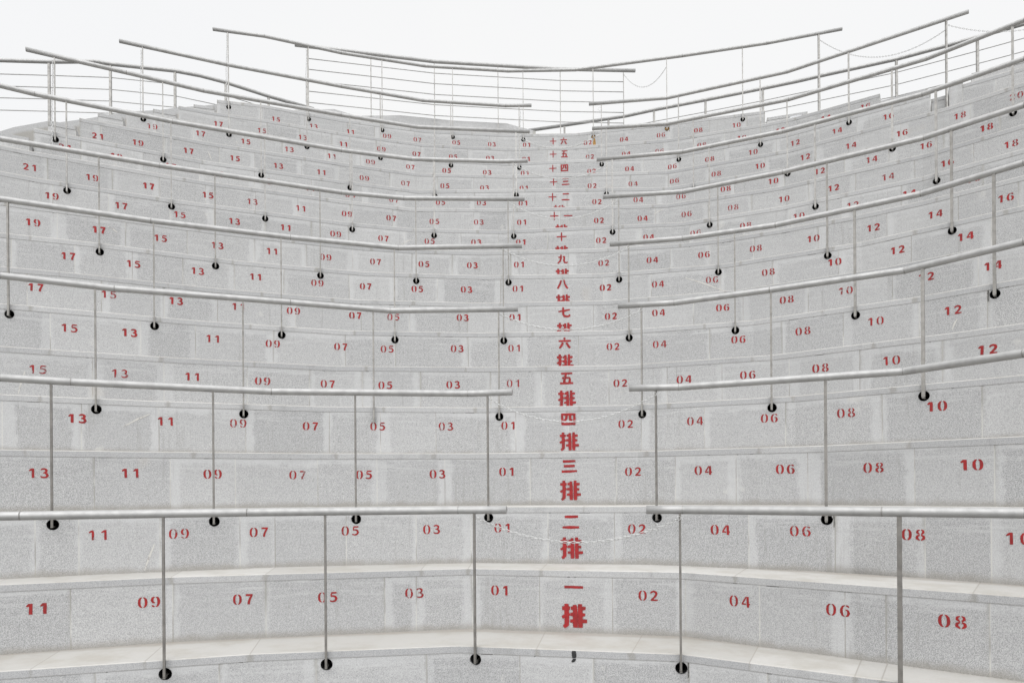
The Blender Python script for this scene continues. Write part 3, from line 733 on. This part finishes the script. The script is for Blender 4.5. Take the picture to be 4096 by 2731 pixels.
for k, s0, z0, s1, z1 in D['STK']:
    mb = MB(); lv = [0]; zb = zt(k - 1); w = max(abs(s1 - s0), .001); h = abs(z1 - z0)
    a = (s0, z0); c = (s1, z1); lo = min(s0, s1); lz = min(z0, z1)
    st = [((p[0] - lo), (p[1] - lz), wd) for p, wd in ((a, .006), (((a[0] + c[0]) / 2, (a[1] + c[1]) / 2 + .008), .014), (c, .008))]
    strokes(mb, k, lo, zb + lz, 1.0, 1.0, [st], lv)
    mb.build("cement_streak", M_SMEAR, ROOT[k])
# foam plugs with a run of stain below, in the top row
for i in (5, 6):
    s = D['HOLE'][16][i]; pl = PL_[16]; c = pl.at(s, -0.02, hole_z(16)); T = pl.tan(s); T = Vector((T.x, T.y, 0)); n = pl.normal(s)
    mb = MB(); rr = random.Random(i); rings = []
    for rad, push in ((.041, -.012), (.034, .006), (.020, .017), (.0, .021)):
        if rad == 0: rings.append([c + n * push]); break
        rings.append([c + T * math.cos(a) * rad + Vector((0, 0, 1)) * math.sin(a) * rad + n * (push + rr.uniform(-.004, .004)) for a in [2 * math.pi * j / 16 for j in range(16)]])
    for a, b in zip(rings[:-2], rings[1:-1]):
        for j in range(16): mb.face([a[j], a[(j + 1) % 16], b[(j + 1) % 16], b[j]], smooth=True)
    for j in range(16): mb.face([rings[-2][j], rings[-2][(j + 1) % 16], rings[-1][0]], smooth=True)
    if i == 5:
        lv = [0]
        strokes(mb, 16, s - .03, hole_z(16) - .24, .1, .2, [[(.5, 1.0, .25), (.45, .6, .5), (.55, .2, .35), (.6, 0, .15)]], lv)
    o = mb.build("foam_plug", M_FOAM, ROOT[16]); o["label"] = "brown foam plugging the post hole"

# black tar smear under the podium edge
mb = MB(); lv = [0]
pl = PL_[0]; s = 5.443
S0 = Poly(EDGE[0])
def edge_strip(k, s, pts, mbx, off=0.002):
    for (x0, z0, h0), (x1, z1, h1) in zip(pts[:-1], pts[1:]):
        mbx.face([PL_[k].at(s + x0 - h0, off, zt(k) - z0), PL_[k].at(s + x0 + h0, off, zt(k) - z0), PL_[k].at(s + x1 + h1, off, zt(k) - z1), PL_[k].at(s + x1 - h1, off, zt(k) - z1)])
TAR_S = D['TAR']
edge_strip(0, TAR_S, [(0, .006, .012), (0, .02, .017), (.002, .045, .016), (.0, .058, .012)], mb)
edge_strip(0, TAR_S, [(0.004, .062, .010), (0.0, .072, .013), (-.006, .082, .012), (-.01, .088, .006)], mb)
o = mb.build("tar_smear", M_TAR, ROOT[0]); o["label"] = "small black tar smear"

# ------------------------------------------------------------------ stair blocks at the row ends
def block(k, sa, sb, f0, f1, z0, z1, label):
    """a stone block following ring k from sa to sb; f0/f1 = front/back offset"""
    pl = PL_[k]; mb = MB()
    br = [sa] + [c for c in pl.cum if sa < c < sb] + [sb]
    w = sb - sa
    for x0, x1 in zip(br[:-1], br[1:]):
        zs = z1 - SLAB
        mb.face([pl.at(x0, f0 - .006, z0), pl.at(x1, f0 - .006, z0), pl.at(x1, f0 - .006, zs), pl.at(x0, f0 - .006, zs)],
                [(x0 - sa, .2), (x1 - sa, .2), (x1 - sa, 0), (x0 - sa, 0)], (w, .8), 0)
        mb.face([pl.at(x0, f0, zs), pl.at(x1, f0, zs), pl.at(x1, f0, z1 - .006), pl.at(x0, f0, z1 - .006)],
                [(x0 - sa, .05), (x1 - sa, .05), (x1 - sa, .01), (x0 - sa, .01)], (w, .6), 1)
        mb.face([pl.at(x0, f0 - .006, zs), pl.at(x1, f0 - .006, zs), pl.at(x1, f0, zs), pl.at(x0, f0, zs)], mi=1)
        mb.face([pl.at(x0, f0, z1 - .006), pl.at(x1, f0, z1 - .006), pl.at(x1, f1, z1), pl.at(x0, f1, z1)],
                [(x0 - sa, .1), (x1 - sa, .1), (x1 - sa, .3), (x0 - sa, .3)], (w, .6), 2)
        mb.face([pl.at(x1, f1, z0), pl.at(x0, f1, z0), pl.at(x0, f1, z1), pl.at(x1, f1, z1)], mi=0)
    for e in (sa, sb):
        mb.face([pl.at(e, f0 - .006, z0), pl.at(e, f1, z0), pl.at(e, f1, z1), pl.at(e, f0 - .006, z1 - .006)],
                [(.05, .2), (.5, .2), (.5, 0), (.05, 0)], (.55, .95), 0)
    o = mb.build("stair_block", [M_RISER, M_EDGE, M_TOP])
    tag(o, label, "stair step", "granite stair blocks at the ends of the rows")
    return o
ORD = {16: 'topmost', 15: 'second from the top', 14: 'third from the top', 13: 'fourth from the top', 12: 'fifth from the top', 11: 'sixth from the top'}
for k, (l, r) in D['END'].items():
    zb = zt(k - 1); hz = zb + 0.26
    if l is not None:
        w = min(l - 0.05, 0.34)
        block(k, l - w, l - .012, 0.24, -0.42, zb + (.001 if k > 13 else -.45), hz, "granite half step beside the left end of the %s row, %s there" % (CN[k], ORD[k]))
    if r is not None:
        w = {16: .68, 15: .66, 14: .30}[k]
        if k == 14:
            block(k, r + .012, D['FIN'] - .09, -0.14, -0.5, zb + .001, zt(14) - .02, "recessed granite wall in the shaded gap at the upper right")
        else:
            block(k, r + .012, r + w, 0.24, -0.42, zb + .001, hz, "granite half step beside the right end of the %s row, %s there" % (CN[k], ORD[k]))
block(15, D['RES'][15], PL_[15].cum[-1] - .2, 0.10, -.42, zt(14) + .001, zt(14) + .37, "long granite half step at the far upper right, behind the big mortar patch")
# mortar patches on the half steps
def patch(k, sa, sb, off, z0, z1, label):
    pl = PL_[k]; mb = MB(); rr = random.Random(int(sa * 100)); N = 14; P = []
    for j in range(N):
        a = 2 * math.pi * j / N; cx, cz = (sa + sb) / 2, (z0 + z1) / 2
        m = 1 / max(abs(math.cos(a)), abs(math.sin(a))); m *= rr.uniform(.82, 1.0)
        P.append((cx + math.cos(a) * m * (sb - sa) / 2, cz + math.sin(a) * m * (z1 - z0) / 2))
    F = [pl.at(s, off + .006, z) for s, z in P]; B = [pl.at(s, off - .004, z) for s, z in P]
    mb.face(F)
    for j in range(N): mb.face([F[j], B[j], B[(j + 1) % N], F[(j + 1) % N]])
    o = mb.build("mortar_patch", M_MORTAR); tag(o, label, "mortar patch", "pale mortar patches on the right-hand steps"); return o
r16 = D['END'][16][1]; r15 = D['END'][15][1]
patch(16, r16 + .36, r16 + .62, .24, zt(15) + .03, zt(15) + .22, "pale mortar patch on the half step right of the top row")
patch(15, r15 + .36, r15 + .60, .24, zt(14) + .03, zt(14) + .22, "pale mortar patch on the half step right of the fifteenth row")
patch(14, D['RES'][14] + .75, D['RES'][14] + .95, 0.0, zt(13) + .27, zt(13) + .49, "large pale mortar patch at the far right, left of the red 20")
# upright fin where row fourteen takes up again beyond the gap
fs = D['FIN']
block(14, fs - .085, fs + .085, 0.0, -.5, zt(13) + .001, zt(14) + .075, "narrow upright granite fin standing in the gap at the upper right")

# ------------------------------------------------------------------ parapet behind the top row, walkway
for hi, hump in enumerate(D['HUMP']):
    mb = MB(); th = 0.22
    bot = zt(16) - .6
    A = [Vector((x, y, z + CZ)) for x, y, z in hump]
    Bk = [Vector((x * (1 + th / y), y + th, z + CZ)) for x, y, z in hump]
    s = 0
    for i in range(len(A) - 1):
        L = (A[i + 1] - A[i]).length
        def uvq(p, q_): return [(s, .3), (s + L, .3), (s + L, .02), (s, .02)]
        mb.face([Vector((A[i].x, A[i].y, bot)), Vector((A[i + 1].x, A[i + 1].y, bot)), A[i + 1], A[i]], uvq(0, 0), (3.5, .7), 0)
        mb.face([A[i], A[i + 1], Bk[i + 1], Bk[i]], None, (1, .5), 1)
        mb.face([Vector((Bk[i + 1].x, Bk[i + 1].y, bot)), Vector((Bk[i].x, Bk[i].y, bot)), Bk[i], Bk[i + 1]], None, (1, .5), 0)
        s += L
    for i in (0, -1):
        mb.face([Vector((A[i].x, A[i].y, bot)), Vector((Bk[i].x, Bk[i].y, bot)), Bk[i], A[i]])
    o = mb.build("parapet", [M_RISER, M_TOP])
    tag(o, ["short granite parapet hump behind the left half of the top row", "long granite parapet behind the middle of the top row, under the five-bar fence"][hi], "parapet", "parapets behind the top row")

mb = MB(); A = [Vector((x, y, z + CZ)) for x, y, z in D['CW']]; s = 0
for p, q_ in zip(A[:-1], A[1:]):
    L = (q_ - p).length; up = Vector((0, .2, 0)); b0 = Vector((0, 0, 1))
    pb, qb = Vector((p.x, p.y, 0)), Vector((q_.x, q_.y, 0))
    mb.face([pb, qb, q_, p], [(s, p.z), (s + L, q_.z), (s + L, .3), (s, .3)], (9.0, .7), 0)
    mb.face([p, q_, q_ + up, p + up], None, (1, .5), 1)
    mb.face([qb + up, pb + up, p + up, q_ + up], None, (1, .5), 0)
    s += L
mb.face([Vector((A[-1].x, A[-1].y, 0)), Vector((A[-1].x, A[-1].y + .2, 0)), A[-1] + Vector((0, .2, 0)), A[-1]])
o = mb.build("retaining_wall", [M_RISER, M_TOP]); tag(o, "rough-topped pale wall behind the steps at the upper left, below the fence", "wall")

mb = MB(); pl = PL_[16]; zw = zt(14); z1 = zw
L = pl.cum[-1]; br = pl.cum
for x0, x1 in zip(br[:-1], br[1:]):
    mb.face([pl.at(x0, -.66, z1), pl.at(x1, -.66, z1), pl.at(x1, -3.2, z1), pl.at(x0, -3.2, z1)])
    mb.face([pl.at(x0, -.66, 0), pl.at(x1, -.66, 0), pl.at(x1, -.66, z1), pl.at(x0, -.66, z1)])
    mb.face([pl.at(x1, -3.2, 0), pl.at(x0, -3.2, 0), pl.at(x0, -3.2, z1), pl.at(x1, -3.2, z1)])
o = mb.build("walkway", M_CONC); tag(o, kind="structure")

mb = MB(); g = 400.0
mb.face([(-g, -g, 0), (g, -g, 0), (g, g, 0), (-g, g, 0)])
o = mb.build("ground", M_PAVE); tag(o, kind="structure")

# ------------------------------------------------------------------ handrails
PIPE_R = 0.029
def flat_post(mb, bottom, top, T, n, w=0.0145, d=0.028, mi=0):
    def q(c): return [c + T * (w / 2) + n * (d / 2), c - T * (w / 2) + n * (d / 2), c - T * (w / 2) - n * (d / 2), c + T * (w / 2) - n * (d / 2)]
    mb.prism(q(bottom), q(top), mi)
def ray_on(pts, t):
    """point of an XY polyline seen in direction X = t Y from above the origin"""
    best = None
    for a, b in zip(pts[:-1], pts[1:]):
        a, b = Vector(a), Vector(b); d = b - a; den = d.x - t * d.y
        if abs(den) < 1e-9: continue
        u = (t * a.y - a.x) / den
        if -1e-4 <= u <= 1 + 1e-4: return a + d * u
        if best is None or abs(u - .5) < best[0]: best = (abs(u - .5), a + d * max(0, min(1, u)))
    return best[1]
def extend(pts, i, L):
    pts = [Vector(p) for p in pts]
    if i == 0: pts.insert(0, pts[0] + (pts[0] - pts[1]).normalized() * L)
    else: pts.append(pts[-1] + (pts[-1] - pts[-2]).normalized() * L)
    return pts
RAILTOP = {}
POSTPT = {}
LVL = {0: 'lowest', 2: 'second', 4: 'third', 6: 'fourth', 8: 'fifth', 10: 'sixth', 12: 'seventh', 14: 'eighth'}
def rail_label(k, side):
    if k == 16: return "topmost curved handrail, unbroken over the aisle, rising above the top row"
    if k == 0: return "lowest steel handrail, the %s half beside the aisle gap" % side
    return "curved steel handrail %s of the aisle gap, %s rail up from the bottom" % (side, LVL[k])
for k in range(0, 17, 2):
    zr = zt(k) + 1.0 + (D['H16'] if k == 16 else 0.0)
    for pi_, pts in enumerate(D['RAIL'][k]):
        P = [Vector(p) for p in pts]
        side = 'left' if pi_ == 0 else 'right'
        if side == 'left' and k <= 10: P = extend(P, 0, 1.6)
        if side == 'right' and k <= 12: P = extend(P, 1, 1.6)
        mid = P[len(P) // 2]
        root = empty("handrail", (mid.x, mid.y, zt(k)), rail_label(k, side), "handrail", "curved steel handrails")
        mb = MB()
        # bends softened over a few centimetres where the pipes are welded
        path = []
        for i, p in enumerate(P):
            if 0 < i < len(P) - 1:
                for s in (-1, 1):
                    q = P[i + s]; path.append((p.lerp(q, min(.3, .03 / (q - p).length))))
                    if s == -1: path.append(p.copy() * 1.0)
            else: path.append(p)
        rj = random.Random(k * 3 + pi_)
        path = [Vector((p.x, p.y, zr)) for p in path]
        mb.tube(path, PIPE_R, 16)
        mb.build("pipe", M_PIPE, root)
        for i in range(1, len(P) - 1):            # weld beads at the bends
            d = (P[i + 1] - P[i - 1]).normalized(); c = Vector((P[i].x, P[i].y, zr)); mw = MB()
            d3 = Vector((d.x, d.y, 0)) * .004
            mw.tube([c - d3, c + d3], PIPE_R + .0006, 16)
            mw.build("weld_seam", M_WELD, root)
        for i, s in enumerate(D['HOLE'][k]):
            pl = PL_[k]; off = 0.0215
            b = pl.at(s, off, hole_z(k) - .012); t = b.x / b.y
            x0, x1 = P[0].x, P[-1].x
            tp = ray_on(P, t)
            if k == 16 or (side == 'left') == (b.x < 0.3): pass
            else: continue
            n = pl.normal(s); T = pl.tan(s); T = Vector((T.x, T.y, 0))
            pwid = .0148 + .0105 * max(0.0, min(1.0, (b.x / b.y - .30) / .24))
            top = Vector((tp.x, tp.y, zr - PIPE_R * .8))
            mb = MB()
            if (k, i) in NO_HOLE:
                b = pl.at(s, off, hole_z(k) - .06)
                flat_post(mb, b, top, T, n, pwid)
                mb.tube([pl.at(s, .0, zt(k) - .075), pl.at(s, .03, zt(k) - .075)], .006, 8)
            else:
                flat_post(mb, b, top, T, n, pwid)
                # the foot turns back into the hole
                c0 = b + Vector((0, 0, -.002)) ; c1 = c0 - n * .25
                T8 = T * .008
                mb.prism([c0 + T8 + n * .017 + Vector((0, 0, -.008)), c0 - T8 + n * .017 + Vector((0, 0, -.008)), c0 - T8 + n * .017 + Vector((0, 0, .0)), c0 + T8 + n * .017 + Vector((0, 0, .0))],
                         [c1 + T8 + Vector((0, 0, -.02)), c1 - T8 + Vector((0, 0, -.02)), c1 - T8, c1 + T8])
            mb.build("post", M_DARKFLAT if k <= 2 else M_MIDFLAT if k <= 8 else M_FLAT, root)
            POSTPT[(k, i)] = (top, b)
        if k == 16 :
            # last post at the right end, standing on the steps behind
            u = D['P16R']; tp = ray_on(P, u); mb = MB()
            flat_post(mb, Vector((tp.x, tp.y, zt(15) - .1)), Vector((tp.x, tp.y, zr - .02)), Vector((1, 0, 0)), Vector((0, 1, 0)), .03, .03)
            mb.build("post", M_FLAT, root); POSTPT[(16, 'r')] = (Vector((tp.x, tp.y, zr - .02)), None)
        if k == 14 and side == 'right':
            u = D['P14R']; tp = ray_on(P, u); mb = MB()
            flat_post(mb, Vector((tp.x, tp.y, zt(13) - .1)), Vector((tp.x, tp.y, zr - .02)), Vector((1, 0, 0)), Vector((0, 1, 0)), .02, .03)
            mb.build("post", M_FLAT, root); POSTPT[(14, 'r')] = (Vector((tp.x, tp.y, zr - .02)), None)

# ------------------------------------------------------------------ walkway fences
def fence(pts, posts, zrail, bars, foot, label, ext=(0, 0), pw=(.018, .018)):
    P = [Vector(p) for p in pts]
    if ext[0]: P = extend(P, 0, ext[0])
    if ext[1]: P = extend(P, 1, ext[1])
    mid = P[len(P) // 2]
    root = empty("railing_fence", (mid.x, mid.y, foot), label, "fence", "steel fences of the top walkway")
    mb = MB(); mb.tube([(p.x, p.y, zrail) for p in P], .034, 14); mb.build("top_rail", M_PIPE, root)
    pb = [Vector(q) for q in posts]
    line = ([P[0]] if ext[0] else []) + [p for p in pb] + ([P[-1]] if ext[1] else [])
    for b in bars:
        mb = MB()
        mb.tube([(p.x, p.y, zrail - b) for p in line], .0085, 8)
        mb.build("bar", M_PIPE, root)
    for p in pb:
        mb = MB(); flat_post(mb, Vector((p.x, p.y, foot)), Vector((p.x, p.y, zrail - .02)), Vector((1, 0, 0)), Vector((0, 1, 0)), *pw)
        mb.build("post", M_FLAT, root)
    return root
fence(D['FM'], D['PM'], 8.35 + CZ, [.227, .43, .64, .84, 1.05], zt(16) - .1, "tall five-bar steel fence on the parapet behind the middle of the top row", pw=(.016, .016))
fence(D['FL'], D['PL'], 7.75 + CZ, [.245, .46, .67, .89], zw, "steel walkway fence curving away behind the upper left steps", (1.5, 0), (.04, .03))
fence(D['FR'], D['PR'], 7.75 + CZ, [.24, .46, .67, .89], zw, "steel walkway fence rising behind the upper right steps", (0, 1.5), (.04, .03))

# ------------------------------------------------------------------ chains
def chain(path_fn, length, label, name="chain", parent=None, link=.036, r=.0028, wd=.0088, seed=0):
    """links along a curve given by path_fn(0..1)"""
    mb = MB(); N = 400
    pts = [path_fn(i / N) for i in range(N + 1)]
    cum = [0]
    for a, b in zip(pts[:-1], pts[1:]): cum.append(cum[-1] + (b - a).length)
    tot = cum[-1]; step = link - 2.2 * r; n = max(1, int(tot / step))
    step = tot / n
    def at(s):
        s = max(0, min(tot, s)); lo = 0
        import bisect
        i = min(N - 1, max(0, bisect.bisect_right(cum, s) - 1))
        d = cum[i + 1] - cum[i]; u = (s - cum[i]) / d if d > 0 else 0
        return pts[i].lerp(pts[i + 1], u)
    for i in range(n):
        a = at(i * step); b = at((i + 1) * step); d = (b - a).normalized(); c = (a + b) / 2
        up = Vector((0, 0, 1)) if abs(d.z) < .9 else Vector((1, 0, 0))
        u = (up - d * up.dot(d)).normalized(); w = d.cross(u)
        ang = math.pi / 2 * (i % 2) + .35
        e = u * math.cos(ang) + w * math.sin(ang)
        hl = step / 2 + 1.1 * r; path = []
        for j in range(10):
            t = 2 * math.pi * j / 10
            x = math.cos(t); y = math.sin(t)
            path.append(c + d * (hl - r - wd * .6) * (1 if x > 0.01 else -1 if x < -0.01 else 0) + d * x * wd * .6 + e * y * wd * .8)
        mb.tube(path, r, 5, closed=True)
    o = mb.build(name, M_CHAIN, parent)
    if parent is None: tag(o, label, "chain", "steel chains between the handrails")
    return o
def sag_fn(a, b, low):
    """parabola from a to b through lowest height low"""
    a, b = Vector(a), Vector(b)
    def f(t):
        p = a.lerp(b, t); return p
    # choose sag so that the minimum of line+parabola equals low
    lo_, hi_ = 0.0, 2.0
    for _ in range(40):
        m = (lo_ + hi_) / 2
        mn = min((a.z + (b.z - a.z) * t - 4 * m * t * (1 - t)) for t in [i / 40 for i in range(41)])
        if mn > low: lo_ = m
        else: hi_ = m
    S = (lo_ + hi_) / 2
    return lambda t: a.lerp(b, t) - Vector((0, 0, 4 * S * t * (1 - t)))
def sag_by(a, b, S):
    a, b = Vector(a), Vector(b)
    return lambda t: a.lerp(b, t) - Vector((0, 0, 4 * S * t * (1 - t)))
def gap_posts(k):
    pts = [(POSTPT[(k, i)][0].x, i) for i in range(len(D['HOLE'][k])) if (k, i) in POSTPT]
    L = max(p for p in pts if p[0] < 0.3); Rr = min(p for p in pts if p[0] > 0.3)
    return POSTPT[(k, L[1])][0], POSTPT[(k, Rr[1])][0]
LOWV = D['CHAINLOW']
for k in (0, 2, 4, 6, 8, 10, 12):
    a, b = gap_posts(k)
    if k == 12:
        a = Vector((a.x, a.y, a.z - .035)); b = Vector((b.x, b.y, b.z + .01))
    a = a + Vector((.012, -.012, -.03)); b = b + Vector((-.02, -.012, -.045))
    o = chain(sag_fn(a, b, LOWV[k]), 0, "sagging steel chain across the aisle gap, %s from the bottom" % LVL[k], r=.0028 if k < 4 else .0034)
    # ring on the right-hand post
    rg = MB(); c = b + Vector((.008, -.004, .012))
    rg.tube([c + Vector((math.cos(t), 0, math.sin(t))) * .014 for t in [2 * math.pi * j / 16 for j in range(16)]], .0022, 6, closed=True)
    rg.build("ring", M_CHAIN, o)
    if k == 0:
        h = b.lerp(a, .10) - Vector((0, 0, .028))
        chain(lambda t: h - Vector((0, 0, .07 * t)), 0, None, "loose_links", parent=o)
def hang(p, dz0, L, label):
    p = Vector(p) + Vector((-.016, -.014, -dz0))
    rr = random.Random(int(p.x * 50))
    return chain(lambda t: p + Vector((-.02 * t + .004 * math.sin(9 * t), 0, -L * t)), 0, label)
hang(POSTPT[(12, 0)][0], .05, 1.22, "chain hanging straight down the leftmost post at the upper left")
hang(POSTPT[(14, 0)][0], .05, 1.05, "chain hanging down the left end post of the eighth handrail")
hang(POSTPT[(16, 0)][0], .03, 1.16, "chain hanging down the left end post of the topmost handrail")
a, b = gap_posts(14)
hang(a + Vector((.04, 0, 0)), .06, .80, "unhooked chain hanging at the aisle gap below the eighth handrail")
rg = MB(); c = b + Vector((-.03, -.014, -.09))
rg.tube([c + Vector((math.cos(t), 0, math.sin(t))) * .03 for t in [2 * math.pi * j / 18 for j in range(18)]], .0025, 6, closed=True)
o = rg.build("split_ring", M_CHAIN); tag(o, "empty steel ring on the right-hand aisle post of the eighth handrail", "ring")
pm = D['PM']; zf = 8.35 + CZ - .02
hang((pm[0][0], pm[0][1], zf), .04, 1.0, "chain hanging down the left end post of the five-bar fence")
a = Vector((pm[-1][0], pm[-1][1], zf - .05)); b = POSTPT[(16, 6)][0] + Vector((0, 0, -.14))
chain(sag_fn(a, b, min(a.z, b.z) - .16), 0, "thin chain from the right end of the five-bar fence to the topmost handrail")
a = POSTPT[(16, 'r')][0] + Vector((.02, 0, -.10)); b = POSTPT[(14, 'r')][0] + Vector((-.01, 0, -.14))
chain(sag_by(a, b, .35), 0, "long chain sagging between the ends of the two highest right-hand rails")
a = POSTPT[(14, 'r')][0] + Vector((.03, 0, -.07)); b = Vector((7.2, 9.0, 7.74)); chain(sag_by(a, b, .10), 0, "chain running off the right edge from the end post of the eighth handrail")

for o in list(bpy.data.objects):
    if o.type == 'MESH':
        pass
